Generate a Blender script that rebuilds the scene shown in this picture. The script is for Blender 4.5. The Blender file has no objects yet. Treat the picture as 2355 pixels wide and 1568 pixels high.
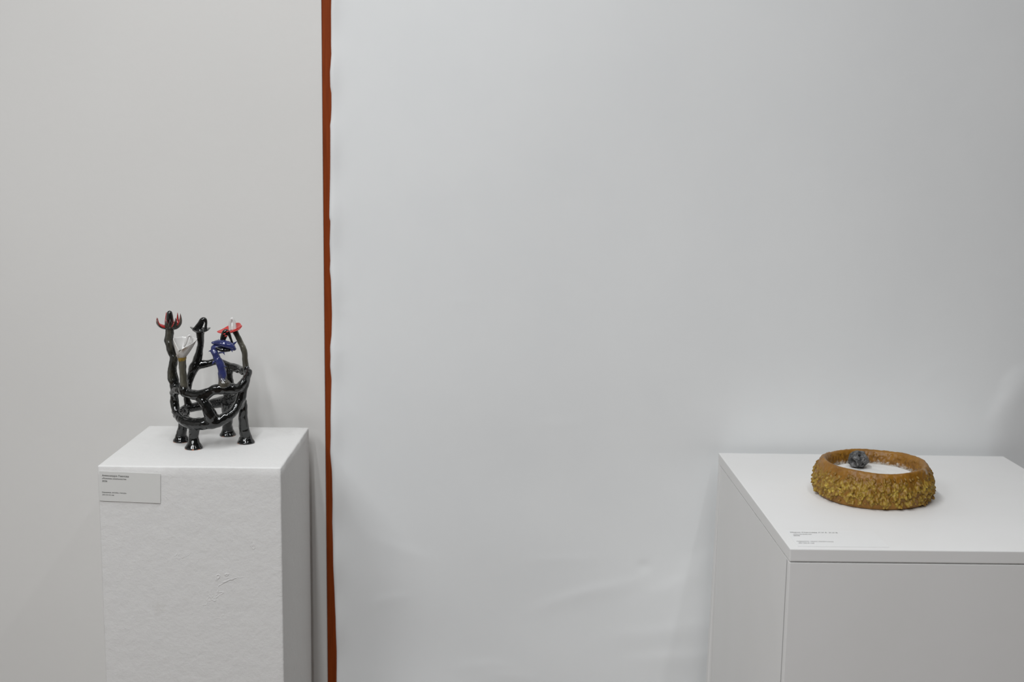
import bpy, bmesh, math, random
import numpy as np
from mathutils import Vector, Matrix, noise, kdtree
from mathutils.geometry import delaunay_2d_cdt

random.seed(7)
rng = np.random.default_rng(11)
scene = bpy.context.scene
col = scene.collection

# ------------------------------------------------------------------ camera
FPX, PITCH, ROLL, YAW = 2727.4, 0.1539, 0.0153, 0.0145
IMG_W, IMG_H = 2355, 1568
EYE = Vector((0, 0, 1.55))
_c, _s = math.cos(YAW), math.sin(YAW)
_cp, _sp = math.cos(PITCH), math.sin(PITCH)
_cr, _sr = math.cos(ROLL), math.sin(ROLL)
_r0 = Vector((_c, -_s, 0)); _h = Vector((_s, _c, 0)); _z = Vector((0, 0, 1))
FWD = _h * _cp - _z * _sp
_u0 = _h * _sp + _z * _cp
RIGHT = _r0 * _cr + _u0 * _sr
UP = _u0 * _cr - _r0 * _sr

cam_data = bpy.data.cameras.new('camera')
cam = bpy.data.objects.new('camera', cam_data)
col.objects.link(cam)
m = Matrix((RIGHT, UP, -FWD)).transposed().to_4x4()
m.translation = EYE
cam.matrix_world = m
cam_data.sensor_width = 36.0
cam_data.lens = FPX * 36.0 / IMG_W
cam_data.clip_start = 0.05
cam_data.dof.use_dof = True
cam_data.dof.focus_distance = 1.97
cam_data.dof.aperture_fstop = 3.2
scene.camera = cam

# ------------------------------------------------------------------ world, exposure
world = bpy.data.worlds.new('world'); scene.world = world
world.use_nodes = True
world.node_tree.nodes['Background'].inputs[0].default_value = (0.75, 0.82, 0.9, 1)
world.node_tree.nodes['Background'].inputs[1].default_value = 0.3
scene.view_settings.view_transform = 'Standard'
scene.view_settings.look = 'None'
scene.view_settings.gamma = 1.0
scene.view_settings.use_curve_mapping = False
scene.view_settings.exposure = 0.0
LAMP_POWER = 57.0
LAMP_COLOR = (0.955, 0.978, 1.0)
# (x, y, power factor, width) of the unseen ceiling lamps; the wide ones are widened to soften shadows
LAMPS = [(-1.6, -0.6, 0.70, 0.8), (-1.2, -2.3, 0.32, 0.5), (-0.6, -0.6, 0.30, 0.06), (-0.2, -0.6, 0.30, 0.06), (-0.4, -2.3, 0.18, 0.06),
         (-0.4, 1.0, 0.36, 0.06), (0.8, 1.0, 0.12, 0.06)]
LAMP_Z = 3.05


def ray(px, py):
    return FWD + RIGHT * ((px - IMG_W / 2) / FPX) - UP * ((py - IMG_H / 2) / FPX)


def at(px, py, y):
    """point of the place seen at a photograph pixel, standing at depth y"""
    d = ray(px, py)
    return EYE + d * (y / d.y)


def onz(px, py, z):
    d = ray(px, py)
    return EYE + d * ((z - EYE.z) / d.z)


# ------------------------------------------------------------------ helpers
def obj(name, me, mat=None, parent=None, smooth=True):
    o = bpy.data.objects.new(name, me)
    col.objects.link(o)
    if mat is not None:
        for q in (mat if isinstance(mat, (list, tuple)) else [mat]):
            me.materials.append(q)
    if parent is not None:
        o.parent = parent
    if smooth and me.polygons:
        me.polygons.foreach_set('use_smooth', [True] * len(me.polygons))
    return o


def tag(o, label=None, cat=None, group=None, kind=None):
    if label: o['label'] = label
    if cat: o['category'] = cat
    if group: o['group'] = group
    if kind: o['kind'] = kind
    return o


def empty(name, loc, rz=0.0):
    o = bpy.data.objects.new(name, None)
    o.empty_display_size = 0.05
    o.location = loc
    o.rotation_euler = (0, 0, rz)
    col.objects.link(o)
    return o


def mesh_from(name, verts, faces):
    me = bpy.data.meshes.new(name)
    me.from_pydata([tuple(v) for v in verts], [], faces)
    me.update()
    return me


def bm_mesh(name, bm):
    me = bpy.data.meshes.new(name)
    bm.normal_update()
    bm.to_mesh(me); bm.free()
    return me


def box_bm(x0, x1, y0, y1, z0, z1, bevel=0.0, seg=2):
    bm = bmesh.new()
    vs = [bm.verts.new((x, y, z)) for x in (x0, x1) for y in (y0, y1) for z in (z0, z1)]
    for f in ((0, 1, 3, 2), (4, 6, 7, 5), (0, 4, 5, 1), (2, 3, 7, 6), (0, 2, 6, 4), (1, 5, 7, 3)):
        bm.faces.new([vs[i] for i in f])
    bmesh.ops.recalc_face_normals(bm, faces=bm.faces)
    if bevel:
        bmesh.ops.bevel(bm, geom=list(bm.edges), offset=bevel, segments=seg, profile=0.6, affect='EDGES')
    return bm


def box(name, b, mat, parent=None, bevel=0.0):
    return obj(name, bm_mesh(name, box_bm(*b, bevel=bevel)), mat, parent, smooth=False)


def spline(pts, n=10):
    """Catmull-Rom through tuples of floats"""
    P = [np.array(p, float) for p in pts]
    P = [2 * P[0] - P[1]] + P + [2 * P[-1] - P[-2]]
    out = []
    for i in range(1, len(P) - 2):
        a, b, c, d = P[i - 1:i + 3]
        for k in range(n):
            t = k / n
            out.append(0.5 * (2 * b + (c - a) * t + (2 * a - 5 * b + 4 * c - d) * t * t
                              + (3 * b - 3 * c + d - a) * t ** 3))
    out.append(P[-2])
    return out


def tube_geo(pts, n=8, sides=16, cap=(True, True), lump=0.0, flat=None, seed=0):
    """pts: (x, y, z, r) -> verts, faces of a round-capped tube.  flat=(dir, k) squeezes it along dir"""
    S = spline(pts, n)
    C = [Vector(s[:3]) for s in S]; R = [max(1e-5, float(s[3])) for s in S]
    T = [(C[min(i + 1, len(C) - 1)] - C[max(i - 1, 0)]).normalized() for i in range(len(C))]
    rings = []
    ref = Vector((0, 1, 0)) if abs(T[0].y) < 0.9 else Vector((1, 0, 0))
    for i, t in enumerate(T):
        ref = (ref - t * ref.dot(t)).normalized()
        rings.append((C[i], t, ref.copy(), t.cross(ref), R[i]))
    if cap[0]:
        c, t, a, b, r = rings[0]
        rings = [(c - t * r * math.sin(q), t, a, b, r * math.cos(q)) for q in (1.5, 1.15, 0.75, 0.35)] + rings
    if cap[1]:
        c, t, a, b, r = rings[-1]
        rings = rings + [(c + t * r * math.sin(q), t, a, b, r * math.cos(q)) for q in (0.35, 0.75, 1.15, 1.5)]
    V, F = [], []
    for c, t, a, b, r in rings:
        for k in range(sides):
            q = 2 * math.pi * k / sides
            d = a * math.cos(q) + b * math.sin(q)
            if flat:
                d = d - flat[0] * d.dot(flat[0]) * (1 - flat[1])
            p = c + d * r
            if lump:
                p = p + d * lump * (noise.noise(p * 90 + Vector((seed, 0, 0))) + 0.5 * noise.noise(p * 220))
            V.append(p)
    for i in range(len(rings) - 1):
        for k in range(sides):
            k2 = (k + 1) % sides
            F.append((i * sides + k, i * sides + k2, (i + 1) * sides + k2, (i + 1) * sides + k))
    F.append(tuple(reversed(range(sides))))
    F.append(tuple((len(rings) - 1) * sides + k for k in range(sides)))
    return V, F


def join_geo(parts):
    V, F = [], []
    for v, f in parts:
        o = len(V)
        V += list(v)
        F += [tuple(i + o for i in q) for q in f]
    return V, F


def fuse(name, geo, voxel=0.0014, smooth=6, factor=0.5):
    """voxel-fuse overlapping closed shapes into one skin"""
    me = mesh_from(name, *geo)
    o = bpy.data.objects.new(name + '_raw', me)
    col.objects.link(o)
    r = o.modifiers.new('r', 'REMESH'); r.mode = 'VOXEL'; r.voxel_size = voxel
    s = o.modifiers.new('s', 'SMOOTH'); s.factor = factor; s.iterations = smooth
    dg = bpy.context.evaluated_depsgraph_get(); dg.update()
    out = bpy.data.meshes.new_from_object(o.evaluated_get(dg), depsgraph=dg)
    out.name = name
    bpy.data.objects.remove(o); bpy.data.meshes.remove(me)
    return out


# ------------------------------------------------------------------ materials
class NT:
    def __init__(self, name):
        self.m = bpy.data.materials.new(name); self.m.use_nodes = True
        self.t = self.m.node_tree; self.n = self.t.nodes
        self.b = self.n['Principled BSDF']
        self.tc = self.n.new('ShaderNodeTexCoord')

    def link(self, a, b): self.t.links.new(a, b)

    def set(self, **k):
        for n, v in k.items():
            self.b.inputs[n.replace('_', ' ')].default_value = v
        return self

    def mapping(self, scale=(1, 1, 1), coord='Object'):
        mp = self.n.new('ShaderNodeMapping'); mp.inputs['Scale'].default_value = scale
        self.link(self.tc.outputs[coord], mp.inputs[0]); return mp.outputs[0]

    def noise(self, scale, detail=4, rough=0.55, vec=None, dist=0.0):
        x = self.n.new('ShaderNodeTexNoise')
        x.inputs['Scale'].default_value = scale; x.inputs['Detail'].default_value = detail
        x.inputs['Roughness'].default_value = rough; x.inputs['Distortion'].default_value = dist
        self.link(vec if vec is not None else self.tc.outputs['Object'], x.inputs['Vector'])
        return x.outputs['Fac']

    def ramp(self, fac, stops):
        r = self.n.new('ShaderNodeValToRGB')
        while len(r.color_ramp.elements) < len(stops): r.color_ramp.elements.new(0.5)
        for e, (p, c) in zip(r.color_ramp.elements, stops):
            e.position = p; e.color = tuple(c) + (1,) if len(c) == 3 else c
        self.link(fac, r.inputs[0]); return r.outputs[0]

    def mix(self, fac, a, b):
        x = self.n.new('ShaderNodeMix'); x.data_type = 'RGBA'
        for s, v in ((x.inputs[0], fac), (x.inputs[6], a), (x.inputs[7], b)):
            if isinstance(v, (int, float)): s.default_value = v
            elif isinstance(v, tuple): s.default_value = v + (1,) if len(v) == 3 else v
            else: self.link(v, s)
        return x.outputs[2]

    def math(self, op, a, b=0.0):
        x = self.n.new('ShaderNodeMath'); x.operation = op
        for s, v in zip(x.inputs, (a, b)):
            if isinstance(v, (int, float)): s.default_value = v
            else: self.link(v, s)
        return x.outputs[0]

    def maprange(self, v, a, b, c=0.0, d=1.0):
        x = self.n.new('ShaderNodeMapRange')
        for i, q in enumerate((a, b, c, d)): x.inputs[i + 1].default_value = q
        self.link(v, x.inputs[0]); return x.outputs[0]

    def sep(self, axis):
        x = self.n.new('ShaderNodeSeparateXYZ'); self.link(self.tc.outputs['Object'], x.inputs[0])
        return x.outputs[axis]

    def color(self, c):
        if isinstance(c, tuple): self.b.inputs['Base Color'].default_value = c + (1,)
        else: self.link(c, self.b.inputs['Base Color'])
        return self

    def bump(self, h, strength=0.3, dist=0.002):
        x = self.n.new('ShaderNodeBump'); x.inputs['Strength'].default_value = strength
        x.inputs['Distance'].default_value = dist
        self.link(h, x.inputs['Height']); self.link(x.outputs[0], self.b.inputs['Normal']); return self

    def rough(self, v):
        if isinstance(v, float): self.b.inputs['Roughness'].default_value = v
        else: self.link(v, self.b.inputs['Roughness'])
        return self


def mat_paint(name, c, bump=0.15, scale=60):
    t = NT(name)
    n = t.noise(scale, 5, 0.6); n2 = t.noise(3.0, 2)
    t.color(t.mix(t.maprange(n2, 0.3, 0.7), tuple(q * 0.975 for q in c), c))
    t.bump(n, bump, 0.002); t.rough(0.75); t.set(Specular_IOR_Level=0.25)
    return t.m


M = {}
M['wall'] = mat_paint('wall_paint', (0.772, 0.764, 0.742), 0.10, 90)
M['room'] = mat_paint('room_paint', (0.62, 0.60, 0.57), 0.05, 60)
M['ceil'] = mat_paint('ceiling_paint', (0.78, 0.78, 0.78), 0.05, 60)
t = NT('floor_boards')
w = t.n.new('ShaderNodeTexWave'); w.inputs['Scale'].default_value = 1.2; w.inputs['Distortion'].default_value = 6
t.link(t.mapping((1, 6, 1)), w.inputs['Vector'])
t.color(t.ramp(w.outputs['Fac'], [(0, (0.060, 0.036, 0.022)), (1, (0.105, 0.064, 0.040))])); t.rough(0.45)
M['floor'] = t.m

t = NT('brown_wood')
g = t.noise(30, 4, 0.6, t.mapping((14, 14, 0.35)))
g2 = t.noise(8, 3, 0.5, t.mapping((60, 60, 0.25)))
t.color(t.mix(g2, t.ramp(g, [(0.3, (0.15, 0.0235, 0.0035)), (0.7, (0.33, 0.062, 0.0085))]), (0.25, 0.044, 0.006)))
t.bump(g, 0.35, 0.001); t.rough(0.6); t.set(Specular_IOR_Level=0.15)
M['wood'] = t.m
t = NT('dark_wood_panelling')
g = t.noise(10, 4, 0.6, t.mapping((8, 8, 0.4)))
t.color(t.mix(g, (0.06, 0.028, 0.015), (0.10, 0.052, 0.030))); t.rough(0.5)
M['panel'] = t.m

t = NT('white_fabric')
wv = t.n.new('ShaderNodeTexWave'); wv.inputs['Scale'].default_value = 420; wv.bands_direction = 'X'
t.link(t.tc.outputs['Object'], wv.inputs['Vector'])
wh = t.n.new('ShaderNodeTexWave'); wh.inputs['Scale'].default_value = 420; wh.bands_direction = 'Z'
t.link(t.tc.outputs['Object'], wh.inputs['Vector'])
n = t.noise(7, 3)
fine = t.noise(260, 2, 0.7)
t.color(t.mix(t.maprange(n, 0.35, 0.65), (0.815, 0.828, 0.828), (0.83, 0.842, 0.84)))
t.bump(t.math('ADD', t.math('ADD', wv.outputs['Fac'], wh.outputs['Fac']), fine), 0.05, 0.0006)
t.rough(0.9); t.set(Specular_IOR_Level=0.15, Sheen_Weight=0.15, Sheen_Roughness=0.5)
M['fabric'] = t.m

t = NT('rough_white_plaster')
n = t.noise(45, 6, 0.6); n2 = t.noise(11, 5, 0.6, dist=0.6); n3 = t.noise(160, 3, 0.6)
sc_ = t.maprange(t.math('ABSOLUTE', t.math('SUBTRACT', n2, 0.5)), 0.0, 0.012, 1.0, 0.0)
gate = t.maprange(t.noise(6.5, 2), 0.56, 0.66)
sc_ = t.math('MULTIPLY', sc_, gate)
st = t.maprange(t.noise(16, 4, 0.6), 0.68, 0.8)
t.color(t.mix(st, (0.76, 0.755, 0.74), (0.67, 0.66, 0.63)))
h = t.math('ADD', t.math('MULTIPLY', n, 0.8), t.math('ADD', t.math('MULTIPLY', sc_, 0.45), t.math('MULTIPLY', n3, 0.22)))
t.bump(h, 0.55, 0.0024); t.rough(0.7); t.set(Specular_IOR_Level=0.3)
M['plaster'] = t.m

t = NT('white_board')
n = t.noise(35, 4, 0.6); n2 = t.noise(5, 3)
t.color(t.mix(t.maprange(n2, 0.35, 0.7), (0.795, 0.79, 0.775), (0.815, 0.81, 0.80)))
t.bump(n, 0.06, 0.002); t.rough(0.55); t.set(Specular_IOR_Level=0.35)
M['board'] = t.m
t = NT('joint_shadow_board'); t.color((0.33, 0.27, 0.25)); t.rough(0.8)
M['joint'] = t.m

t = NT('white_card'); t.color(t.mix(t.noise(90, 2), (0.70, 0.70, 0.675), (0.72, 0.72, 0.695))); t.rough(0.6)
M['card'] = t.m
t = NT('white_glossy_card'); t.color(t.mix(t.noise(90, 2), (0.80, 0.80, 0.79), (0.815, 0.815, 0.805))); t.rough(0.5)
M['card2'] = t.m
t = NT('black_print'); t.color(t.mix(t.noise(400, 2), (0.018, 0.017, 0.016), (0.03, 0.028, 0.027))); t.rough(0.6)
M['ink'] = t.m

# glazes
def glaze(name, lo, hi, a=0.45, b=0.65, scale=28, stretch=(1, 1, 0.35), rough=0.09, foot=False, bump=0.10, base=None):
    t = NT(name)
    n = t.noise(scale, 5, 0.6, t.mapping(stretch), 0.4)
    c = t.mix(t.maprange(n, a, b), lo, hi)
    if base:
        zb = t.math('ADD', t.sep(2), t.math('MULTIPLY', t.math('SUBTRACT', t.noise(70, 3, 0.6, t.mapping((1, 1, 0.4))), 0.5), 0.03))
        c = t.mix(t.maprange(zb, base, base + 0.010, 1.0, 0.0), c, (0.006, 0.007, 0.007))
    if foot:
        z = t.math('ADD', t.sep(2), t.math('MULTIPLY', t.math('SUBTRACT', t.noise(80, 2), 0.5), 0.012))
        f = t.maprange(z, -0.0003, 0.0004, 1.0, 0.0)
        c = t.mix(f, c, (0.42, 0.15, 0.06))
        t.rough(t.maprange(z, -0.0003, 0.0004, 0.8, rough))
    else:
        t.rough(rough)
    t.color(c)
    t.bump(t.noise(70, 2), bump, 0.0012)
    t.set(Coat_Weight=0.5, Coat_Roughness=0.04, Specular_IOR_Level=0.55)
    return t.m


M['black'] = glaze('black_glaze', (0.004, 0.005, 0.005), (0.018, 0.019, 0.018), 0.5, 0.75)
M['leg'] = glaze('black_leg_glaze', (0.004, 0.005, 0.005), (0.018, 0.019, 0.018), 0.5, 0.75, foot=True)
M['olive'] = glaze('olive_streaked_glaze', (0.010, 0.010, 0.008), (0.105, 0.100, 0.078), 0.44, 0.68, 46, (1, 1, 0.30), 0.16, base=0.112)
M['grey_olive'] = glaze('grey_olive_glaze', (0.022, 0.021, 0.016), (0.14, 0.132, 0.100), 0.36, 0.7, 60, (1, 1, 0.14), 0.20, base=0.106)
M['red'] = glaze('red_glaze', (0.52, 0.022, 0.018), (0.62, 0.035, 0.03), rough=0.25)
M['dark_red'] = glaze('dark_red_glaze', (0.34, 0.012, 0.012), (0.55, 0.03, 0.025), rough=0.12)
M['claw'] = glaze('dark_claw_glaze', (0.02, 0.018, 0.014), (0.11, 0.095, 0.075), 0.45, 0.7, 60, rough=0.14)
M['white'] = glaze('white_glaze', (0.66, 0.65, 0.63), (0.74, 0.73, 0.71), rough=0.2)
M['white_stain'] = glaze('stained_white_glaze', (0.58, 0.56, 0.53), (0.27, 0.22, 0.18), 0.46, 0.66, 60, (1, 1, 1), 0.25)
M['blue'] = glaze('blue_glaze', (0.020, 0.026, 0.10), (0.045, 0.056, 0.185), 0.35, 0.65, 50, rough=0.1)
M['yellow_edge'] = glaze('ochre_glaze', (0.26, 0.17, 0.03), (0.05, 0.045, 0.03), 0.42, 0.58, 130, rough=0.3)
t = NT('blue_to_grey_stem_glaze')
z = t.math('ADD', t.sep(2), t.math('MULTIPLY', t.math('SUBTRACT', t.noise(90, 3, 0.6, t.mapping((1, 1, 0.3))), 0.5), 0.03))
streak = t.maprange(t.noise(60, 4, 0.6, t.mapping((1, 1, 0.2))), 0.55, 0.66)
cb = t.mix(t.noise(50, 3), (0.020, 0.026, 0.10), (0.045, 0.056, 0.185))
cg = t.mix(t.noise(60, 4, 0.6, t.mapping((1, 1, 0.2))), (0.02, 0.019, 0.017), (0.12, 0.11, 0.085))
t.color(t.mix(t.maprange(z, 0.122, 0.134, 1, 0), t.mix(streak, cb, (0.045, 0.04, 0.035)), t.mix(t.maprange(z, 0.096, 0.108, 1, 0), cg, (0.006, 0.007, 0.007))))
t.rough(0.11); t.bump(t.noise(120, 3), 0.12, 0.0015); t.set(Coat_Weight=0.5, Coat_Roughness=0.04)
M['blue_stem'] = t.m

# ------------------------------------------------------------------ the setting
WY = 2.236
SX = at(746.2, 784, WY).x
def structure(o): o['kind'] = 'structure'; return o

structure(box('floor', (-3.4, 3.2, -4.6, 2.6, -0.1, 0.0), M['floor']))
structure(box('ceiling', (-3.4, 3.2, -4.6, 2.6, 3.2, 3.3), M['ceil']))
structure(box('wall_back', (-3.2, SX, WY, 2.42, 0.0, 3.2), M['wall'], bevel=0.0012))
structure(box('wall_backing', (-0.24, 3.0, 2.30, 2.42, 0.0, 3.2), M['room']))
structure(box('wall_left', (-3.4, -3.2, -4.6, 2.42, 0.0, 3.2), M['room']))

structure(box('wall_right', (3.0, 3.2, -4.6, 2.42, 0.0, 3.2), M['panel']))
structure(box('wall_front', (-3.2, 3.0, -4.6, -4.4, 0.0, 3.2), M['panel']))
structure(box('trim_1', (SX, -0.24, WY + 0.0025, 2.42, 0.0, 3.2), M['wood'], bevel=0.001))

# lamps: a slim tube, or a diffuser widened for softer shadows, in a white tray
LAMP_WHERE = ['nearest the left wall', 'at the far left behind the viewer', 'left above the viewer', 'right above the viewer',
              'at the far right behind the viewer', 'closest to the narrow plinth', 'closest to the wide plinth']
def lamp(x, y, k, wd, where):
    r = empty('ceiling_lamp', (x, y, LAMP_Z))
    tag(r, ('slim white tube lamp' if wd < 0.1 else 'unseen white lamp, widened for softer shadows,') + ' under the ceiling, ' + where, 'lamp', 'tube lamps under the ceiling')
    L = 1.4
    obj('tray', bm_mesh('tray', box_bm(-wd / 2 - 0.02, wd / 2 + 0.02, -L / 2 - 0.03, L / 2 + 0.03, 0.035, 0.15, bevel=0.006)), M['ceil'], r, smooth=False)
    v, f = tube_geo([(0, -L / 2, 0.015, wd / 2), (0, 0, 0.015, wd / 2), (0, L / 2, 0.015, wd / 2)], n=2, sides=16, cap=(False, False), flat=(Vector((0, 0, 1)), 0.026 / wd))
    obj('diffuser', mesh_from('diffuser', v, f), M['card2'], r)
    ld = bpy.data.lights.new('tube_light', 'AREA'); ld.shape = 'RECTANGLE'
    ld.size = wd; ld.size_y = L; ld.energy = LAMP_POWER * k; ld.color = LAMP_COLOR
    lo = bpy.data.objects.new('tube_light', ld); col.objects.link(lo)
    lo.parent = r; lo.location = (0, 0, -0.006)
for q_, w_ in zip(LAMPS, LAMP_WHERE):
    lamp(*q_, w_)

# ------------------------------------------------------------------ fabric
EDGE = [(0, 762), (30, 761), (100, 761), (125, 762), (155, 760), (165, 759), (200, 759.5), (214, 762), (250, 762), (275, 761),
        (290, 759), (300, 760), (360, 760), (420, 759), (500, 758), (509, 760.5), (560, 758.5), (600, 760), (620, 759),
        (645, 762), (720, 764), (770, 763), (797, 760), (820, 761), (842, 760), (872, 763), (900, 762), (960, 761),
        (1000, 761.5), (1040, 760), (1062, 762), (1080, 764), (1100, 765), (1150, 766), (1200, 765), (1250, 767), (1300, 768),
        (1380, 771), (1420, 773), (1460, 774), (1500, 775), (1568, 775)]
FY = 2.222
def make_fabric():
    ez = [(at(x, y, FY).z, at(x, y, FY).x) for y, x in EDGE]
    ez.sort()
    ez = [(0.0, ez[0][1] + 0.004), (0.3, ez[0][1] + 0.002)] + ez + [(2.0, ez[-1][1]), (2.3, ez[-1][1] + 0.002), (3.2, ez[-1][1])]
    zs = np.linspace(0.03, 3.0, 560)
    ex = np.interp(zs, [q[0] for q in ez], [q[1] for q in ez])
    ts = np.linspace(0, 1, 300)
    X = ex[:, None] + (1.75 - ex[:, None]) * ts[None, :]
    X = ex[:, None] * (1 - ts[None, :]) ** 6 * 1.0 + (1 - (1 - ts[None, :]) ** 6) * (-0.3058) + (1.75 + 0.3058) * ts[None, :]
    Z = np.repeat(zs[:, None], 300, 1)
    Y = np.full_like(X, FY)
    # slow waves of slack cloth
    for a, kx, kz, ph in ((0.0016, 5.1, 1.3, 0.4), (0.0011, 9.7, -2.1, 2.0), (0.0006, 17.0, 3.2, 1.1),
                          (0.0012, 2.3, 4.4, 0.7), (0.0007, -6.0, 9.0, 2.6)):
        Y += a * np.sin(kx * X + kz * Z + ph)
    low = np.clip((1.25 - Z) / 0.6, 0, 1)
    for a, kx, kz, ph in ((0.0010, 4.0, 14.0, 0.3), (0.0007, -7.0, 19.0, 1.9), (0.0004, 13.0, 27.0, 0.8)):
        Y += a * low * np.sin(kx * X + kz * Z + ph)

    def seg_dist(poly):
        P = [(at(x, y, FY).x, at(x, y, FY).z) for x, y in poly]
        best = np.full(X.shape, 9.0); sgn = np.zeros_like(X); par = np.zeros_like(X)
        L = sum(math.dist(P[i], P[i + 1]) for i in range(len(P) - 1)); acc = 0.0
        for (x0, z0), (x1, z1) in zip(P[:-1], P[1:]):
            dx, dz = x1 - x0, z1 - z0; l2 = dx * dx + dz * dz
            tt = np.clip(((X - x0) * dx + (Z - z0) * dz) / l2, 0, 1)
            ddx = X - (x0 + tt * dx); ddz = Z - (z0 + tt * dz)
            d = np.hypot(ddx, ddz); c = (dx * ddz - dz * ddx)
            k = d < best
            best = np.where(k, d, best); sgn = np.where(k, np.sign(c), sgn)
            par = np.where(k, (acc + tt * math.sqrt(l2)) / L, par)
            acc += math.sqrt(l2)
        return best, sgn, par

    def crease(poly, amp, w, asym=0.5):
        nonlocal Y
        d, s, p = seg_dist(poly)
        fade = np.clip(np.sin(np.pi * np.clip(p, 0.02, 0.98)), 0, 1) ** 0.6
        side = np.where(s > 0, 1.0, 1.0 + asym * 2)
        Y -= 0.36 * amp * fade * np.exp(-(d / (w * side)) ** 2)

    crease([(830, 1215), (870, 1240), (930, 1265), (1010, 1290)], 0.0016, 0.010)
    crease([(850, 1388), (890, 1375), (945, 1368)], 0.0016, 0.008)
    crease([(1190, 1286), (1300, 1284), (1390, 1282)], 0.0010, 0.007)
    crease([(1220, 1405), (1270, 1385), (1340, 1362), (1420, 1345), (1500, 1325)], 0.0026, 0.010)
    crease([(1480, 1372), (1550, 1345), (1600, 1318), (1650, 1290)], 0.0032, 0.014)
    crease([(1560, 1310), (1600, 1290), (1650, 1262)], 0.0022, 0.010)
    crease([(1400, 1460), (1500, 1455), (1580, 1440), (1650, 1430)], 0.0026, 0.014)
    crease([(1440, 1520), (1520, 1512), (1600, 1508), (1650, 1500)], 0.0030, 0.014)
    crease([(1040, 1535), (1130, 1530), (1200, 1536)], 0.0018, 0.010)
    crease([(1100, 1558), (1170, 1555), (1240, 1560)], 0.0018, 0.009)
    crease([(1030, 690), (1065, 692), (1110, 691)], 0.0006, 0.004)
    crease([(1210, 970), (1290, 972), (1340, 968)], 0.0007, 0.006)
    crease([(764, 880), (780, 905), (800, 935), (830, 970)], 0.0014, 0.010)
    crease([(764, 800), (776, 806), (790, 815)], 0.0012, 0.006)
    crease([(764, 715), (790, 712), (815, 718)], 0.0008, 0.007)
    crease([(2110, 885), (2140, 860), (2165, 845)], 0.0010, 0.008)
    crease([(2305, 895), (2330, 865), (2352, 845)], 0.0022, 0.007)
    crease([(2280, 985), (2310, 930), (2340, 890), (2375, 850)], 0.0065, 0.016)
    # small dimple
    q = at(1481, 1302, FY)
    Y += 0.0016 * np.exp(-(((X - q.x) / 0.008) ** 2 + ((Z - q.z) / 0.010) ** 2))
    # past the lower right fold the cloth falls back behind the plinth
    a, b = at(2375, 840, FY), at(2262, 1060, FY)
    nx, nz = (b.z - a.z), -(b.x - a.x)
    l = math.hypot(nx, nz); sd = ((X - a.x) * nx + (Z - a.z) * nz) / l
    sd = -sd if sd[300, -1] < 0 else sd
    sm = np.clip((sd + 0.005) / 0.10, 0, 1); sm = sm * sm * (3 - 2 * sm)
    Y += 0.006 * sm * np.clip((1.30 - Z) / 0.15, 0, 1)
    # and the whole sheet bends back towards the corner on the right
    bend = np.clip(X - 0.86, 0, 1)
    Y += np.clip(0.07 * bend ** 2, 0, 0.045)
    Y = np.minimum(Y, 2.290)
    # free edge stands a little off the wood
    Y -= 0.0035 * np.exp(-((X + 0.306) / 0.012) ** 2)
    Y += 0.0015 * np.sin(Z * 47) * np.exp(-((X + 0.306) / 0.02) ** 2)
    nz_, nx_ = X.shape
    V = np.stack([X, Y, Z], -1).reshape(-1, 3)
    i = np.arange(nz_ - 1)[:, None] * nx_ + np.arange(nx_ - 1)[None, :]
    F = np.stack([i, i + 1, i + nx_ + 1, i + nx_], -1).reshape(-1, 4)
    me = bpy.data.meshes.new('fabric_backdrop')
    me.from_pydata(V.tolist(), [], F.tolist()); me.update()
    o = obj('fabric_backdrop', me, M['fabric'])
    s = o.modifiers.new('thickness', 'SOLIDIFY'); s.thickness = 0.0012; s.offset = -1
    tag(o, 'large white fabric sheet with an uneven edge, hanging over the wall right of the brown wood strip', 'fabric')
make_fabric()

# ------------------------------------------------------------------ left plinth
PLX, PLY, PLW, PLD, PLZ = -0.6496, 1.8995, 0.30, 0.294, 1.55 - 0.5107
def make_left_plinth():
    bm = box_bm(0, PLW, 0, PLD, 0, PLZ, bevel=0.0022, seg=2)
    bmesh.ops.subdivide_edges(bm, edges=[e for e in bm.edges if e.calc_length() > 0.1], cuts=70, use_grid_fill=True)
    for v in bm.verts:
        p = v.co
        d = noise.noise(p * 9) * 0.0005 + noise.noise(p * 45) * 0.0003
        near = sum(1 for q, L in ((p.x, PLW), (p.y, PLD), (p.z, PLZ)) if q < 0.006 or q > L - 0.006)
        if near >= 2:
            d += -abs(noise.noise(p * 60 + Vector((3, 1, 7)))) * 0.0007
        cvec = Vector((p.x - PLW / 2, p.y - PLD / 2, 0))
        if p.z > PLZ - 0.0005:
            v.co.z += d * 0.3
        elif p.z > 0.01:
            if abs(cvec.x) / PLW > abs(cvec.y) / PLD: v.co.x += math.copysign(d, cvec.x)
            else: v.co.y += math.copysign(d, cvec.y)
    o = obj('plinth', bm_mesh('plinth', bm), M['plaster'])
    o.location = (PLX, PLY, 0)
    tag(o, 'tall narrow white plastered plinth carrying the black glazed sculpture', 'plinth')
make_left_plinth()

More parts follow.
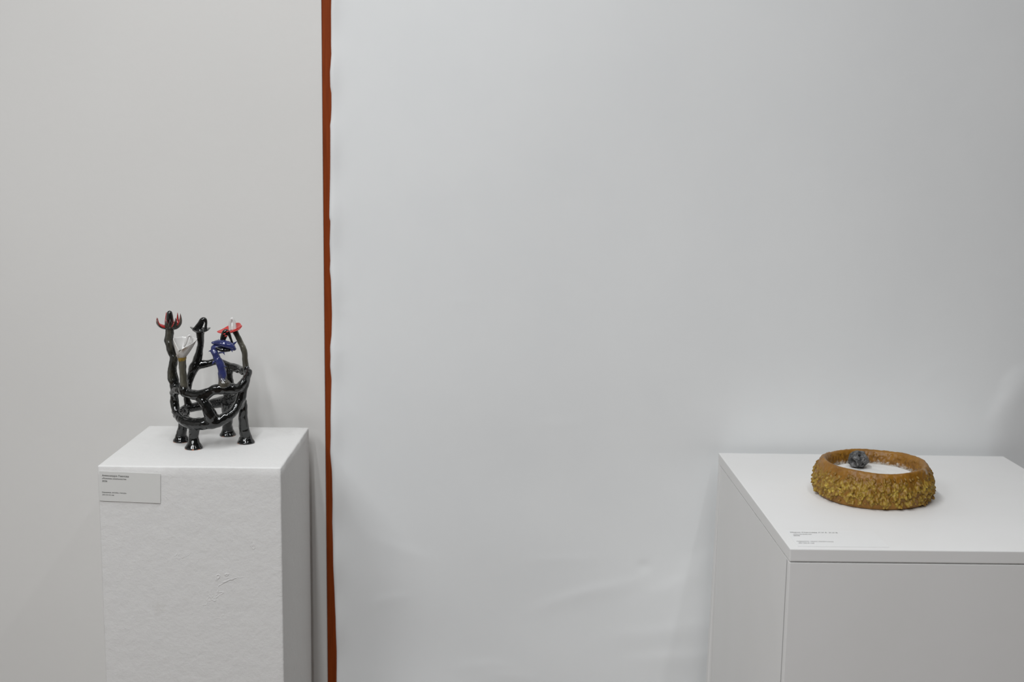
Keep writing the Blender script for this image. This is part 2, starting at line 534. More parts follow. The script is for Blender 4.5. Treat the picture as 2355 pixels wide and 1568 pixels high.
# ------------------------------------------------------------------ right plinth
PRX, PRY, PRW, PRD, PRZ = 0.4276, 1.6311, 0.5448, 0.5591, 1.55 - 0.5498
def make_right_plinth():
    r = empty('plinth', (PRX, PRY, 0))
    tag(r, 'wide white board plinth with a thick lid, standing under the ochre ring bowl', 'plinth')
    T = 0.018; zt = PRZ - 0.0205; g = 0.0016
    box('lid', (0, PRW, 0, PRD, zt + g, PRZ), M['board'], r, bevel=0.0012)
    box('front_panel', (0.0004, PRW - 0.0004, 0.0006, T, 0, zt), M['board'], r, bevel=0.0010)
    box('side_panel', (0.0004, T, T - 0.003, PRD - T - 0.0050, 0, zt), M['board'], r)
    box('side_panel', (PRW - T, PRW - 0.0004, T, PRD - T - 0.0011, 0, zt), M['board'], r, bevel=0.0006)
    bm = box_bm(0.0004, PRW - 0.0004, PRD - T, PRD - 0.0006, 0, zt, bevel=0.0010)
    for v in bm.verts:                                  # the back board stands a little out of square
        if v.co.x < 0.1: v.co.x -= 0.0140 * (1 - v.co.z / zt)
    obj('back_panel', bm_mesh('back_panel', bm), M['board'], r, smooth=False)
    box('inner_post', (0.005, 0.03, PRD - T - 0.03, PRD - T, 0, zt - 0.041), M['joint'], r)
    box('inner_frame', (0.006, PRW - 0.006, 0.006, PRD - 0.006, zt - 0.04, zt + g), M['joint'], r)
make_right_plinth()

# ------------------------------------------------------------------ printed cards
def text_mesh(s, width):
    """flat lettering; filled by winding number because strokes of one letter may overlap"""
    cu = bpy.data.curves.new('printed_text', 'FONT'); cu.body = s; cu.size = 1.0
    cu.resolution_u = 3; cu.fill_mode = 'NONE'
    o = bpy.data.objects.new('t', cu); col.objects.link(o)
    dg = bpy.context.evaluated_depsgraph_get(); dg.update()
    me = bpy.data.meshes.new_from_object(o.evaluated_get(dg), depsgraph=dg)
    bpy.data.objects.remove(o)
    co = [v.co.copy() for v in me.vertices]
    ed = [tuple(e.vertices) for e in me.edges]
    bpy.data.meshes.remove(me)
    # direct every edge along its outline: outlines keep their points in a row, the closing edge runs back
    de = [(min(e), max(e)) if abs(e[0] - e[1]) == 1 else (max(e), min(e)) for e in ed]
    # an outline of three points or more is a run of consecutive indices
    cv, ce, cf, _, _, _ = delaunay_2d_cdt([v.to_2d() for v in co], ed, [], 0, 1e-6)
    A = np.array([co[i][:2] for i, j in de]); B = np.array([co[j][:2] for i, j in de])
    F = []
    for f in cf:
        c = sum((cv[i] for i in f), Vector((0, 0))) / len(f)
        up = (A[:, 1] <= c.y) & (B[:, 1] > c.y); dn = (A[:, 1] > c.y) & (B[:, 1] <= c.y)
        with np.errstate(divide='ignore', invalid='ignore'):
            xs = A[:, 0] + (c.y - A[:, 1]) * (B[:, 0] - A[:, 0]) / (B[:, 1] - A[:, 1])
        if int((up & (xs > c.x)).sum()) - int((dn & (xs > c.x)).sum()) != 0:
            q = list(f)
            if (cv[q[1]] - cv[q[0]]).cross(cv[q[2]] - cv[q[0]]) < 0: q.reverse()
            F.append(tuple(q))
    co = [Vector((v.x, v.y, 0)) for v in cv]
    used = sorted({i for f in F for i in f}); ix = {i: n for n, i in enumerate(used)}
    co = [co[i] for i in used]; F = [tuple(ix[i] for i in f) for f in F]
    x0 = min(v.x for v in co); k = width / (max(v.x for v in co) - x0)
    V = [Vector(((v.x - x0) * k, v.y * k, 0)) for v in co]
    # a second print a hair to the side gives the strokes their weight
    w_ = 0.018 * k; n0 = len(V)
    V2 = [Vector((v.x + w_, v.y + w_ * 0.4, 0.00002)) for v in V]
    return mesh_from('printed_text', V + V2, F + [tuple(i + n0 for i in f) for f in F])


def card(name, w, h, curl, mat, lines, mw):
    """card in its own plane: x right, y up, z out; origin at the top left corner"""
    r = empty(name, (0, 0, 0))
    n = 24
    V, F = [], []
    cz = lambda u, v: curl * (u * (1 - u) * 1.5 + (v ** 2) * 0.6 * u)
    for side in (0, 1):
        for j in range(n + 1):
            for i in range(n + 1):
                u, v = i / n, j / n
                V.append((u * w, -v * h, cz(u, v) + (0.0004 if side == 0 else 0.0001)))
    N = (n + 1) ** 2
    for j in range(n):
        for i in range(n):
            a = j * (n + 1) + i
            F.append((a, a + n + 1, a + n + 2, a + 1)); F.append((N + a, N + a + 1, N + a + n + 2, N + a + n + 1))
    for i in range(n):
        for a, b in ((i, i + 1), (n * (n + 1) + i + 1, n * (n + 1) + i), ((i + 1) * (n + 1), i * (n + 1)), (i * (n + 1) + n, (i + 1) * (n + 1) + n)):
            F.append((a, b, N + b, N + a))
    obj('paper', mesh_from('paper', V, F), mat, r, smooth=False)
    for s, x, y, wd in lines:
        me = text_mesh(s, wd)
        for v in me.vertices:
            X, Yv = v.co.x + x, v.co.y - y
            v.co = Vector((X, Yv, cz(X / w, -Yv / h) + 0.00055 + v.co.z))
        obj('printed_text', me, M['ink'], r, smooth=False)
    r.matrix_world = mw
    return r

tilt = math.radians(-1.9)
o = at(229, 1083, PLY)
mw = Matrix.Translation((o.x, PLY - 0.0010, o.z)) @ Matrix.Rotation(math.radians(90), 4, 'X') @ Matrix.Rotation(tilt, 4, 'Z')
c1 = card('name_card', 0.1000, 0.0500, 0.0003, M['card'], [
    ('Александра Павлова', 0.0044, 0.0082, 0.0438),
    ('«Режимы реальности»', 0.0044, 0.0128, 0.0398),
    ('2026', 0.0045, 0.0176, 0.0084),
    ('Керамика, ангобы, глазурь', 0.0046, 0.0362, 0.0396),
    ('24×15×15 см', 0.0048, 0.0405, 0.0190)], mw)
tag(c1, 'small white card with black printed lines stuck on the front of the narrow plinth', 'card')

a = onz(1806, 1219.5, PRZ)
mw = Matrix.Translation((a.x, a.y, PRZ + 0.0001))
def loc2(px, py):
    q = onz(px, py, PRZ); return q.x - a.x, a.y - q.y
L = []
for s, p0, p1 in (('Мария Слепнева Л И А  И И В', (1818, 1225.5), (1928, 1228)), ('«Метаморфоза»', (1824, 1229.5), (1868, 1230.5)),
                  ('2026', (1825, 1233), (1840, 1233)), ('Керамика, песок, белая глина', (1833, 1246), (1917, 1247)),
                  ('20×20×6 см', (1837, 1250), (1873, 1250.5))):
    x0, y0 = loc2(*p0); x1, _ = loc2(*p1)
    L.append((s, x0, y0, x1 - x0))
c2 = card('name_card', 0.1330, 0.0750, 0.0, M['card2'], L, mw)
tag(c2, 'white card with faint grey printed lines lying flat on the wide plinth lid', 'card')

# ------------------------------------------------------------------ black glazed sculpture
U = 2.07 / FPX                       # size of one photo pixel at the sculpture
YC = 2.069
BASE = Vector((-0.50, YC, PLZ))
sculpture = empty('ceramic_sculpture', BASE)
tag(sculpture, 'black glazed ceramic basket on four legs with stalks ending in red, white and blue blooms', 'sculpture')

def P(px, py, d):
    return at(px, py, YC + d * U) - BASE
def N4(px, py, d, r):
    p = P(px, py, d); return (p.x, p.y, p.z, r * U)
def T4(lst): return [N4(*q) for q in lst]

body = [
    # front rim
    [(399, 903, -22, 9.5), (410, 896, -42, 10), (433, 904, -62, 10.5), (456, 909, -70, 12), (476, 902, -74, 10), (497, 893, -74, 9.5),
     (520, 893, -68, 11.5), (545, 893, -54, 11), (562, 876, -36, 9), (572, 856, -14, 8.5)],
    # left flank
    [(401, 900, -22, 9.5), (401, 925, -18, 10), (406, 948, -26, 10), (418, 965, -44, 11)],
    # lower front belt
    [(406, 948, -24, 9.5), (419, 964, -44, 12), (443, 974, -62, 13.5), (470, 974, -70, 14), (498, 970, -70, 14), (522, 958, -60, 12.5),
     (542, 940, -46, 11), (553, 915, -40, 9.5), (559, 890, -38, 9.5)],
    # front strut
    [(456, 910, -70, 11), (465, 921, -73, 12), (476, 937, -75, 13), (484, 953, -74, 15), (490, 968, -70, 16)],
    # web under the right rim
    [(462, 916, -73, 10), (474, 912, -74, 9), (490, 900, -74, 8.5), (512, 897, -70, 9.5), (540, 895, -56, 10)],
    # back rim
    [(431, 892, 46, 9), (438, 866, 54, 10), (452, 842, 60, 11), (478, 836, 66, 9), (500, 831, 68, 8), (525, 841, 60, 9.5),
     (548, 848, 42, 10), (563, 854, 14, 10), (571, 857, -10, 9)],
    # back left strut going down
    [(433, 885, 46, 9), (430, 915, 44, 8), (436, 936, 44, 10)],
    # low back belt
    [(403, 945, -14, 9), (414, 947, 18, 10.5), (436, 938, 44, 11), (462, 933, 60, 11), (490, 928, 65, 11.5), (520, 921, 60, 15), (545, 908, 36, 11), (557, 896, 4, 9)],
    # low left inside, above the rear leg
    [(407, 955, -20, 10), (417, 962, -4, 10.5), (427, 950, 26, 10)],
    # back right strut down to the rear leg
    [(529, 846, 56, 9), (526, 868, 60, 9.5), (529, 900, 58, 15), (524, 930, 56, 15), (522, 962, 60, 12)],
    # right flank down to the front right leg
    [(571, 856, -12, 8.5), (566, 875, -30, 9), (560, 896, -36, 10), (556, 918, -34, 9), (553, 935, -26, 8)],
    # heavier lower front
    [(424, 966, -50, 8), (445, 970, -64, 9.5), (470, 969, -72, 10), (500, 963, -70, 9.5)],
    # shoulders of the front leg
    [(456, 972, -60, 13), (448, 984, -62, 13), (446, 992, -62, 11.6)],
    # collars that carry the stalks
    [(421.5, 884, -60, 8.0), (423, 894, -60, 12), (424, 902, -60, 11)],
    [(517, 888, -66, 12), (521, 893, -66, 15), (534, 893, -62, 12.5)],
    [(401, 878, -24, 10.2), (403, 890, -24, 12.5), (405, 899, -26, 11)],
    [(566, 843, -2, 6.6), (568, 853, -5, 9), (570, 860, -8, 9)],
    # knuckle where stalk and rims meet
    [(560, 851, 6, 8), (568, 858, 0, 7)],
]
geo = join_geo([tube_geo(T4(q), n=7, sides=14) for q in body])
bme = fuse('basket', geo, 0.0013, 7)
bco = np.empty(len(bme.vertices) * 3); bme.vertices.foreach_get('co', bco)
bno = np.empty(len(bme.vertices) * 3); bme.vertex_normals.foreach_get('vector', bno)
bco = bco.reshape(-1, 3); bno = bno.reshape(-1, 3)
bam = np.array([0.0009 * noise.noise(Vector(q) * 75) + 0.0005 * noise.noise(Vector(q) * 190) for q in bco])
bme.vertices.foreach_set('co', (bco + bno * bam[:, None]).ravel()); bme.update()
obj('basket', bme, M['black'], sculpture)

def foot(px, py):
    return onz(px, py, PLZ) - BASE
def leg(pts, f, rf, mid=0.0125):
    q = T4(pts)
    q += [(f.x, f.y, mid, rf * 0.66 * U), (f.x, f.y, 0.0065, rf * 0.82 * U), (f.x, f.y, 0.0025, rf * 0.97 * U), (f.x, f.y, 0.0, rf * 0.96 * U)]
    v, fc = tube_geo(q, n=7, sides=22, cap=(True, False), lump=0.0011, seed=f.x * 50)
    v = [Vector((p.x, p.y, max(p.z, 0.0) if p.z < 0.0006 else p.z)) for p in v]
    return obj('leg', mesh_from('leg', v, fc), M['leg'], sculpture)
leg([(450, 978, -60, 11), (447, 986, -62, 12), (445, 1003, -61, 11.5)], foot(446, 1031), 20.5)
leg([(418, 960, -6, 9), (420, 975, -2, 10.5), (419.5, 987, 0, 11.2)], foot(417, 1015), 19)
leg([(526, 958, 58, 10), (524.5, 968, 62, 11), (524, 977, 66, 11.5)], foot(524, 1001), 20)
leg([(560, 922, -20, 7.5), (560, 938, -16, 9), (559, 960, -12, 10.5), (561, 982, -8, 11.5), (562.5, 992, -7, 12)], foot(565.5, 1018), 21)

def stalk(pts, mat, lump=0.0008, seed=0):
    lump *= 1.5
    v, f = tube_geo(T4(pts), n=8, sides=18, lump=lump, seed=seed)
    return obj('stalk', mesh_from('stalk', v, f), mat, sculpture)

def petal_sheet(name, rows, mats, parent, thick=0.0014, offset=0.0, sub=1):
    """rows: list of equally long lists of points -> solid sheet, outer slot 0, inner slot 1"""
    n, k = len(rows), len(rows[0])
    V = [p for r in rows for p in r]
    F = [(i * k + j, i * k + j + 1, (i + 1) * k + j + 1, (i + 1) * k + j) for i in range(n - 1) for j in range(k - 1)]
    o = obj(name, mesh_from(name, V, F), mats, parent)
    s = o.modifiers.new('thickness', 'SOLIDIFY'); s.thickness = thick; s.offset = offset
    s.material_offset = 1 if len(mats) > 1 else 0; s.material_offset_rim = 0
    if sub:
        ss = o.modifiers.new('soft', 'SUBSURF'); ss.levels = sub; ss.render_levels = sub
    return o

def arch(name, pts, mat, parent, n=6):
    v, f = tube_geo(T4(pts), n=n, sides=14, lump=0.0003)
    return obj(name, mesh_from(name, v, f), mat, parent)

def spike(name, a, b, r, mat, parent):
    v, f = tube_geo([N4(*a, r), tuple((np.array(N4(*a, r)) + np.array(N4(*b, r * 0.2))) / 2), N4(*b, r * 0.12)], n=4, sides=10)
    return obj(name, mesh_from(name, v, f), mat, parent)

# stalk 1: claws and egg
stalk([(391, 752, -12, 8.5), (390, 765, -13, 9.5), (388.5, 782, -14, 10), (393, 803, -16, 10), (399.5, 823, -18, 9.5), (397, 843, -20, 10.5),
       (396, 862, -22, 11), (400, 878, -24, 11), (403.5, 896, -26, 8)], M['olive'], 0.0009, 3)
b1 = P(391, 751, -12)
bl = obj('claw_bloom', mesh_from('claw_bloom', *tube_geo([(b1.x, b1.y, b1.z - 6 * U, 7 * U), (b1.x, b1.y, b1.z - 1 * U, 11 * U), (b1.x, b1.y, b1.z + 2.5 * U, 12.5 * U)], n=5, sides=20, cap=(True, False))), M['claw'], sculpture)
# angle (0 = right, 90 = away), reach, tip height, width
for ang, reach, hgt, wd in ((-8, 26, 31, 8.0), (38, 19, 31, 6.4), (85, 16, 28, 5.6), (127, 20, 31, 6.0), (176, 30, 20, 6.4), (206, 27, 21, 5.8), (250, 13, 18, 6.6), (288, 14, 20, 6.6), (325, 20, 22, 7.0)):
    A = math.radians(ang); D = Vector((math.cos(A), math.sin(A), 0))
    pts = []
    for i in range(7):
        t_ = i / 6
        rr = 4 + (reach - 4) * math.sin(min(1, t_ * 1.2) * math.pi / 2) ** 0.85
        zz = -2 + (hgt + 2) * t_ ** 1.9
        ww = wd * (0.9 + 0.1 * min(1, t_ * 3)) * (1 - max(0, (t_ - 0.35) / 0.65) ** 1.3) + 0.5
        q = b1 + D * (rr * U) + Vector((0, 0, zz * U))
        pts.append((q.x, q.y, q.z, ww * U))
    v, f = tube_geo(pts, n=4, sides=14, flat=((D * 0.75 + Vector((0, 0, -0.66))).normalized(), 0.62))
    me = mesh_from('petal', v, f)
    po = obj('petal', me, [M['claw'], M['dark_red']], bl)
    inw = (-D * 0.75 + Vector((0, 0, 0.66))).normalized()
    me.polygons.foreach_set('material_index', [1 if q.normal.dot(inw) > 0.12 else 0 for q in me.polygons])
v, f = tube_geo([(b1.x, b1.y, b1.z + 4 * U, 6.5 * U), (b1.x, b1.y, b1.z + 16 * U, 8.2 * U), (b1.x, b1.y, b1.z + 26 * U, 7.4 * U), (b1.x, b1.y, b1.z + 31 * U, 6.4 * U)], n=5, sides=20)
obj('egg', mesh_from('egg', v, f), M['black'], bl)

# stalk 2: white rolled calla
stalk([(418, 812, -60, 8.5), (418.5, 822, -60, 9), (420, 845, -60, 8.3), (421.5, 868, -60, 8.3), (423, 884, -60, 9.2), (423.5, 894, -60, 9), (424, 900, -60, 7)], M['grey_olive'], 0.0006, 9)
cb = P(417.5, 822, -60)
rim = [(413, 806, -70), (404, 790, -66), (398.5, 777, -58), (406, 775, -46), (420, 773, -38), (436, 774, -40), (448, 776, -50), (453.5, 778, -60),
       (446, 786, -70), (434, 793, -76), (420, 802, -77), (411, 811, -72), (407, 814, -64)]
RS = spline([tuple(P(*q)) for q in rim], 5)
n_ = len(RS); rows = []
for j in range(7):
    t_ = j / 6
    row = []
    for i, q in enumerate(RS):
        A = math.radians(225 - 405 * i / (n_ - 1))
        b0 = cb + Vector((math.cos(A) * 7.5 * U, math.sin(A) * 7.5 * U, -1.0 * U))
        e = Vector(q)
        row.append(b0.lerp(e, t_) + (e - b0).cross(Vector((0, 0, 1))).normalized() * 0 + Vector((math.cos(A), math.sin(A), 0)) * (2.2 * U * math.sin(math.pi * t_)))
    rows.append(row)
call = petal_sheet('calla_bloom', rows, [M['white'], M['white_stain']], sculpture, 2.0 * U)
arch('spadix', [(424, 795, -64, 2.6), (427, 789, -64, 2.9), (430, 780, -63, 2.9), (433, 773, -62, 2.7), (437, 772, -60, 2.7), (440, 777, -58, 2.8), (439, 788, -57, 2.8)], M['white'], call)
v, f = tube_geo(T4([(417.5, 819, -60, 9.4), (418, 823, -60, 10.0), (418.5, 826, -60, 9.4)]), n=4, sides=18, lump=0.0012)
obj('ochre_collar', mesh_from('ochre_collar', v, f), M['yellow_edge'], sculpture)

# stalk 3: black hat bloom
stalk([(460, 764, 60, 10.5), (460, 772, 60, 9.2), (461.5, 790, 60, 7.8), (460, 803, 60, 8.3), (456, 820, 60, 9.8), (450, 838, 58, 12), (444, 850, 56, 12)], M['black'], 0.0008, 5)
def dish(name, centre, rimpts, mats, parent, sag, thick, rings=6, n=4):
    R = spline([tuple(P(*q)) for q in rimpts] + [tuple(P(*rimpts[0]))], n)
    c = P(*centre); rows = []
    for j in range(rings + 1):
        t_ = j / rings
        rows.append([c.lerp(Vector(q), max(t_, 0.02)) - Vector((0, 0, sag * U * (1 - (2 * t_ - 1) ** 2) * 1.0)) for q in R])
    return petal_sheet(name, rows, mats, parent, thick * U)
hat = dish('black_bloom', (461, 764, 60), [(485, 752.5, 60), (478, 759, 46), (464, 761, 40), (447, 759, 46), (436.5, 751, 60), (447, 753, 74), (462, 752, 80), (477, 753, 74)],
           [M['black'], M['black']], sculpture, 2.5, 2.2)
arch('arch_pistil', [(446, 758, 60, 4), (453, 752, 60, 5.5), (460, 744, 60, 6), (465, 736, 60, 6), (471, 735, 60, 5), (474, 742, 60, 3.4), (473, 752, 60, 3.2), (473, 760, 60, 3.2)], M['black'], hat)
v, f = tube_geo(T4([(450, 760, 60, 4.5), (459, 752, 60, 5.5), (466, 742, 60, 4)]), n=5, sides=12)
obj('arch_web', mesh_from('arch_web', v, f), M['black'], hat)

# stalk 4: blue thorny bloom
stalk([(493, 799, -64, 7), (493.5, 808, -66, 8), (498, 820, -67, 8), (504, 832, -68, 8.4), (509, 848, -68, 8.6), (511.5, 862, -68, 9), (513, 872, -68, 10.5), (515.5, 882, -68, 14.5), (519, 892, -66, 13)],
      M['blue_stem'], 0.0011, 21)
hd = [(488.5, 787, -66), (500, 783.5, -50), (517, 781, -44), (532, 788, -48), (540, 798, -62), (536, 803, -76), (522, 799, -84), (504, 793, -80)]
V4, F4 = tube_geo(T4([(491, 788, -66, 5), (500, 788, -64, 10), (512, 789.5, -64, 13), (524, 793, -64, 12.5), (533, 797, -64, 9.5), (537, 801, -64, 6)]), n=5, sides=20,
                  flat=(Vector((0.12, 0, 1)).normalized(), 0.66), lump=0.0010)
blue = obj('blue_bloom', mesh_from('blue_bloom', V4, F4), M['blue'], sculpture)
v, f = tube_geo(T4([(501, 800, -68, 6.5), (513, 804, -68, 9), (525, 805, -66, 6)]), n=5, sides=16, flat=(Vector((0, 0, 1)), 0.6))
obj('dark_underside', mesh_from('dark_underside', v, f), M['black'], blue)
v, f = tube_geo(T4([(493, 800, -65, 7.5), (500, 799, -66, 7), (508, 797, -66, 6)]), n=5, sides=14)
obj('neck', mesh_from('neck', v, f), M['blue'], blue)
arch('arch_pistil', [(509, 784, -62, 3.5), (512, 775, -62, 5), (516, 764, -62, 5.2), (521, 761, -61, 4.6), (526, 767, -60, 4), (530, 777, -58, 3), (534, 788, -56, 2.6)], M['black'], blue)
arch('arch_web', [(513, 783, -61, 4.5), (518, 772, -60, 5), (521, 766, -60, 3)], M['black'], blue)
for q in ((523, 762.5, -67), (519.5, 772.5, -68), (516, 768, -67)):
    p = P(*q)
    v, f = tube_geo([(p.x - 1.2 * U, p.y, p.z - 0.5 * U, 1.4 * U), (p.x + 1.2 * U, p.y, p.z + 0.5 * U, 1.5 * U)], n=3, sides=8)
    obj('red_dot', mesh_from('red_dot', v, f), M['red'], blue)
for a_, b_, r_ in (((537, 791, -60), (545.5, 784.5, -62), 3), ((532, 802, -68), (534.5, 809.5, -70), 3), ((486, 806, -66), (479.5, 808, -68), 2.4), ((505, 811, -74), (517, 810.5, -82), 2.2),
                   ((514, 811, -78), (517, 816.5, -80), 1.8), ((503, 783, -62), (502.5, 779, -62), 1.3), ((511, 779, -60), (509.5, 775, -60), 1.2), ((492, 832, -72), (487.5, 838, -76), 3), ((516, 842, -72), (521, 842, -76), 1.8)):
    spike('thorn', a_, b_, r_, M['blue'], blue)

# stalk 5: red leaf bloom with white arch
stalk([(541, 762, 6, 7), (546, 772, 6, 6.4), (553, 787, 6, 6.4), (559, 800, 4, 6.8), (563, 815, 2, 6.8), (564, 832, 0, 6.6), (566, 845, -2, 7), (569, 856, -6, 7.5)], M['grey_olive'], 0.0005, 13)
red = dish('red_bloom', (535, 759, 4), [(557.5, 749, 0), (551, 757, -14), (541, 761, -20), (528, 766, -20), (512, 767, -14), (498, 762.5, -4), (510, 757, 8), (524, 749, 18), (540, 743, 24), (551, 742, 20), (555, 747, 8)],
           [M['red'], M['red']], sculpture, 1.0, 2.2)
arch('white_arch', [(529, 758, 0, 3.2), (528.5, 748, 0, 3.2), (530.5, 737, 0, 3.2), (533.5, 732.5, 0, 3.2), (537, 737, 0, 3.2), (540, 748, 0, 3.4), (540.5, 758, 0, 3.6)], M['white'], red)
arch('white_tongue', [(534, 744, -1, 2.4), (534.5, 751, -2, 3.8), (535, 756, -2, 5)], M['white'], red)
spike('lip_roll', (531, 763.5, -22), (557, 749.5, -4), 2.4, M['red'], red)

# ------------------------------------------------------------------ ochre ring bowl, sand, rock
RC = onz(2005, 1138, PRZ)
t = NT('amber_wax')
n = t.noise(38, 4, 0.6); n2 = t.noise(9, 3)
c = t.ramp(n, [(0.3, (0.20, 0.085, 0.008)), (0.6, (0.30, 0.138, 0.013)), (0.8, (0.37, 0.195, 0.024))])
ang = t.maprange(t.noise(26, 4, 0.7), 0.60, 0.72)
side = t.maprange(t.sep(0), 0.05, 0.085)
zed = t.maprange(t.sep(2), 0.034, 0.050)
c = t.mix(t.math('MULTIPLY', t.math('MULTIPLY', ang, side), zed), c, (0.55, 0.50, 0.44))
rx = t.sep(0); ry = t.sep(1)
rad = t.math('SQRT', t.math('ADD', t.math('MULTIPLY', rx, rx), t.math('MULTIPLY', ry, ry)))
inn = t.maprange(rad, 0.0745, 0.0770, 1.0, 0.0)
lowz = t.maprange(t.math('ADD', t.sep(2), t.math('MULTIPLY', t.math('SUBTRACT', t.noise(120, 3, 0.7), 0.5), 0.022)), 0.036, 0.042, 1.0, 0.0)
c = t.mix(t.math('MULTIPLY', inn, lowz), c, (0.60, 0.57, 0.52))
c = t.mix(t.math('MULTIPLY', t.math('MULTIPLY', inn, t.maprange(t.noise(90, 4, 0.7), 0.5, 0.62)), 0.55), c, (0.10, 0.045, 0.010))
t.color(c); t.rough(0.42); t.bump(t.noise(150, 4), 0.25, 0.002); t.set(Subsurface_Weight=0.08, Subsurface_Radius=(0.01, 0.005, 0.002), Specular_IOR_Level=0.45)
M['amber'] = t.m
t = NT('ochre_wax_crust')
at_ = t.n.new('ShaderNodeAttribute'); at_.attribute_name = 'pigment'
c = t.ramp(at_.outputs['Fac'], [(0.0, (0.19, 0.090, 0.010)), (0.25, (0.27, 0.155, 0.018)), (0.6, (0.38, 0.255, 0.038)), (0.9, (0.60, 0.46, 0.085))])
t.color(c); t.rough(0.45); t.bump(t.noise(220, 3), 0.2, 0.0015); t.set(Specular_IOR_Level=0.4)
M['crust'] = t.m
t = NT('white_sand')
t.color(t.mix(t.noise(300, 3), (0.74, 0.735, 0.71), (0.80, 0.795, 0.775))); t.rough(0.9); t.bump(t.noise(700, 3), 0.35, 0.001)
M['sand'] = t.m

ring = empty('ring_bowl', (RC.x, RC.y, PRZ))
tag(ring, 'round ochre ring bowl with a crusty yellow outside, lying on the wide plinth', 'bowl')
RO, RHT = 0.0985, 0.050
def ring_wobble(a): return 1 + 0.012 * math.sin(2 * a + 0.6) + 0.005 * math.sin(3 * a + 2.0) + 0.003 * math.sin(5 * a)
prof = [(0.080, 0.0), (0.0885, 0.001), (0.0925, 0.008), (0.0945, 0.022), (0.0935, 0.036), (0.0905, 0.047), (0.0868, 0.0560), (0.0828, 0.0595), (0.0785, 0.0580),
        (0.0748, 0.0525), (0.0722, 0.043), (0.0708, 0.028), (0.0705, 0.0)]
PS = spline([q + (0, 0) for q in prof], 5)
NA = 420
V, F = [], []
for i in range(NA):
    a = 2 * math.pi * i / NA
    for q in PS:
        r_ = q[0] * ring_wobble(a); z_ = q[1] * (1 + 0.018 * math.sin(2 * a + 1.2) + 0.008 * math.sin(5 * a))
        p = Vector((r_ * math.cos(a), r_ * math.sin(a), z_))
        inner = q[0] < 0.0765
        amp = (0.0026 if inner else 0.0009)
        k = amp * (noise.noise(p * 150) + 0.7 * noise.noise(p * 300)) + 0.0012 * noise.noise(p * 45)
        if z_ > 0.002:
            p += Vector((math.cos(a), math.sin(a), 0.7)).normalized() * k
        V.append(p)
K = len(PS)
for i in range(NA):
    for j in range(K):
        j2 = (j + 1) % K; i2 = (i + 1) % NA
        F.append((i * K + j, i2 * K + j, i2 * K + j2, i * K + j2))
obj('rim_body', mesh_from('rim_body', V, F), M['amber'], ring)

# nodules of the crust
bm = bmesh.new(); bmesh.ops.create_icosphere(bm, subdivisions=2, radius=1.0)
ICO_V = [v.co.copy() for v in bm.verts]; ICO_F = [tuple(v.index for v in f.verts) for f in bm.faces]; bm.free()
geos, tips, kinds = [], [], []
rr = random.Random(5)
for i in range(2000):
    a = rr.uniform(0, 2 * math.pi)
    z_ = rr.uniform(0.006, 0.051)
    ro = float(np.interp(z_, [0, 0.008, 0.022, 0.036, 0.047, 0.052], [0.0885, 0.0925, 0.0945, 0.0935, 0.0905, 0.0885])) * ring_wobble(a)
    big = rr.random()
    if z_ > 0.042 and rr.random() < 0.45: continue
    if noise.noise(Vector((math.cos(a) * 9, math.sin(a) * 9, z_ * 110))) > 0.40: continue
    size = (0.0016 + 0.0022 * big * big) * (0.75 if z_ > 0.042 else 0.85 if z_ < 0.010 else 1.0)
    out = Vector((math.cos(a), math.sin(a), -rr.uniform(0.25, 1.1))).normalized()
    side_ = out.cross(Vector((0, 0, 1))).normalized(); up_ = side_.cross(out)
    c_ = Vector((ro * math.cos(a), ro * math.sin(a), z_)) - out * 0.0004
    ln = size * rr.uniform(1.2, 2.6)
    vs = []
    for q in ICO_V:
        tp = 1.0 - 0.12 * max(0, q.z)
        p = c_ + out * (q.z * ln) + side_ * (q.x * size * tp) + up_ * (q.y * size * tp * 1.1)
        p += (p - c_) * 0.22 * noise.noise(p * 420)
        p.z = max(p.z, 0.0006)
        vs.append(p)
    geos.append((vs, ICO_F)); tips.append(c_ + out * ln); kinds.append(rr.random())
# thin sleeve so that the nodules fuse with one another
SV, SF = [], []
for i in range(160):
    a = 2 * math.pi * i / 160
    for (r_, z_) in ((0.084, 0.0015), (0.0885, 0.002), (0.0928, 0.010), (0.0947, 0.022), (0.0937, 0.036), (0.0912, 0.045), (0.084, 0.045)):
        w_ = ring_wobble(a); SV.append(Vector((r_ * w_ * math.cos(a), r_ * w_ * math.sin(a), z_)))
for i in range(160):
    for j in range(7):
        SF.append((i * 7 + j, ((i + 1) % 160) * 7 + j, ((i + 1) % 160) * 7 + (j + 1) % 7, i * 7 + (j + 1) % 7))
geos.append((SV, SF))
cme = fuse('nodule_crust', join_geo(geos), 0.0009, 3, 0.45)
kd = kdtree.KDTree(len(tips))
for i, q in enumerate(tips): kd.insert(q, i)
kd.balance()
attr = cme.attributes.new('pigment', 'FLOAT', 'POINT')
vals = []
for v in cme.vertices:
    q, i, d = kd.find(v.co)
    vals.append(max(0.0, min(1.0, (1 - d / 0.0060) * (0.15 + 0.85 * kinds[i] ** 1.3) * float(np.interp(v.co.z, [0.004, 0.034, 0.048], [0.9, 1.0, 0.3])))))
attr.data.foreach_set('value', vals)
o = obj('nodule_crust', cme, M['crust'], ring)
tag(o, 'crust of fused yellow nodules', kind='stuff')

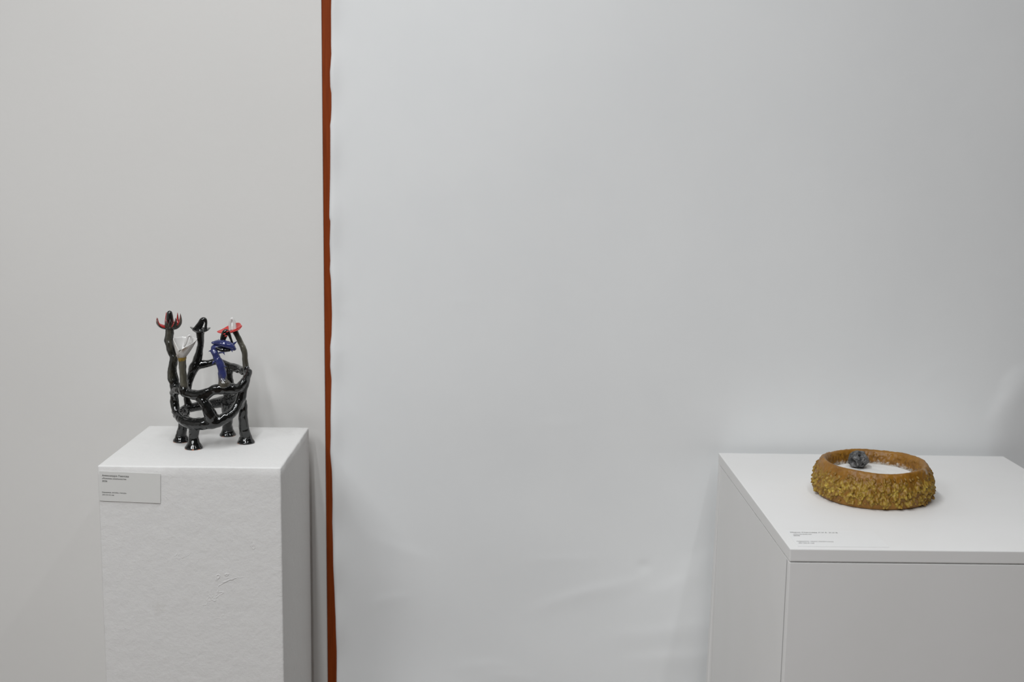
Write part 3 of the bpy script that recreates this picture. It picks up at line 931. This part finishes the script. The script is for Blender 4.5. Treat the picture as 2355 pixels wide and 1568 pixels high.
# sand
SL = 0.0365
V = [Vector((0, 0, SL))]; F = []
for j in range(1, 25):
    for i in range(96):
        a = 2 * math.pi * i / 96; r_ = 0.0690 * ring_wobble(a) * j / 24
        p = Vector((r_ * math.cos(a), r_ * math.sin(a), 0))
        p.z = SL + 0.0006 * noise.noise(p * 60) + 0.0008 * (j / 24) ** 4
        V.append(p)
for i in range(96): F.append((0, 1 + i, 1 + (i + 1) % 96))
for j in range(23):
    for i in range(96):
        a0 = 1 + j * 96; F.append((a0 + i, a0 + 96 + i, a0 + 96 + (i + 1) % 96, a0 + (i + 1) % 96))
b0 = len(V)
for i in range(96):
    a = 2 * math.pi * i / 96; V.append(Vector((0.0700 * ring_wobble(a) * math.cos(a), 0.0700 * ring_wobble(a) * math.sin(a), 0.0008)))
for i in range(96):
    a0 = 1 + 23 * 96; F.append((a0 + i, b0 + i, b0 + (i + 1) % 96, a0 + (i + 1) % 96))
F.append(tuple(reversed([b0 + i for i in range(96)])))
o = obj('white_sand', mesh_from('white_sand', V, F), M['sand']); o.location = ring.location
tag(o, 'smooth white sand filling the ochre ring bowl', 'sand', kind='stuff')

# rock
t = NT('grey_pitted_rock')
n = t.noise(190, 5, 0.7); n2 = t.noise(60, 3)
t.color(t.mix(t.maprange(n2, 0.4, 0.65), t.ramp(n, [(0.35, (0.010, 0.010, 0.011)), (0.7, (0.10, 0.10, 0.10))]), t.ramp(n, [(0.35, (0.035, 0.035, 0.035)), (0.7, (0.34, 0.335, 0.33))])))
t.rough(0.38); t.bump(n, 0.5, 0.0015); t.set(Specular_IOR_Level=0.5)
M['rock'] = t.m
bm = bmesh.new(); bmesh.ops.create_icosphere(bm, subdivisions=6, radius=1.0)
RS_ = 0.0168
# direction (x right, y away, z up), radius, depth
pits = [((-0.80, -0.52, -0.28), 0.46, 0.90), ((-0.08, -0.70, 0.64), 0.20, 0.40), ((0.38, -0.86, 0.20), 0.13, 0.16), ((0.22, -0.90, -0.42), 0.20, 0.34), ((-0.05, -0.95, 0.18), 0.15, 0.2),
        ((0.75, -0.5, 0.42), 0.2, 0.12), ((0.5, 0.6, 0.5), 0.3, 0.2), ((-0.6, 0.5, 0.4), 0.25, 0.2)]
cuts = [((0.15, -0.55, 0.85), 0.86), ((0.85, -0.2, 0.5), 0.86), ((0.3, -0.95, -0.05), 0.90), ((-0.6, -0.2, 0.8), 0.88), ((0.7, -0.5, -0.5), 0.88), ((-0.2, -0.5, -0.85), 0.84)]
for v in bm.verts:
    d = v.co.normalized(); k = 1.0
    for c_, h_ in cuts:
        q = d.dot(Vector(c_).normalized())
        if q > 0: k = min(k, h_ / max(q, 1e-3)) if q * k > h_ else k
    k *= 1 + 0.09 * noise.noise(d * 2.3) + 0.05 * noise.noise(d * 5.5) + 0.03 * noise.noise(d * 13)
    for c_, r_, dp in pits:
        x = (d - Vector(c_).normalized()).length / r_
        if x < 1: k -= dp * (1 - x * x) ** 0.7
        elif x < 1.5: k += dp * 0.22 * (1 - (x - 1) / 0.5) * (x - 1) * 4
    v.co = d * k * RS_
    v.co.z *= 0.90
rp = onz(1977, 1078, PRZ + SL)
lowest = min(v.co.z for v in bm.verts)
rk = obj('rock', bm_mesh('rock', bm), M['rock'])
rk.location = (rp.x, rp.y + 0.008, PRZ + SL - lowest - 0.0008)
tag(rk, 'dark grey pitted rock resting on the white sand inside the ring bowl', 'rock')
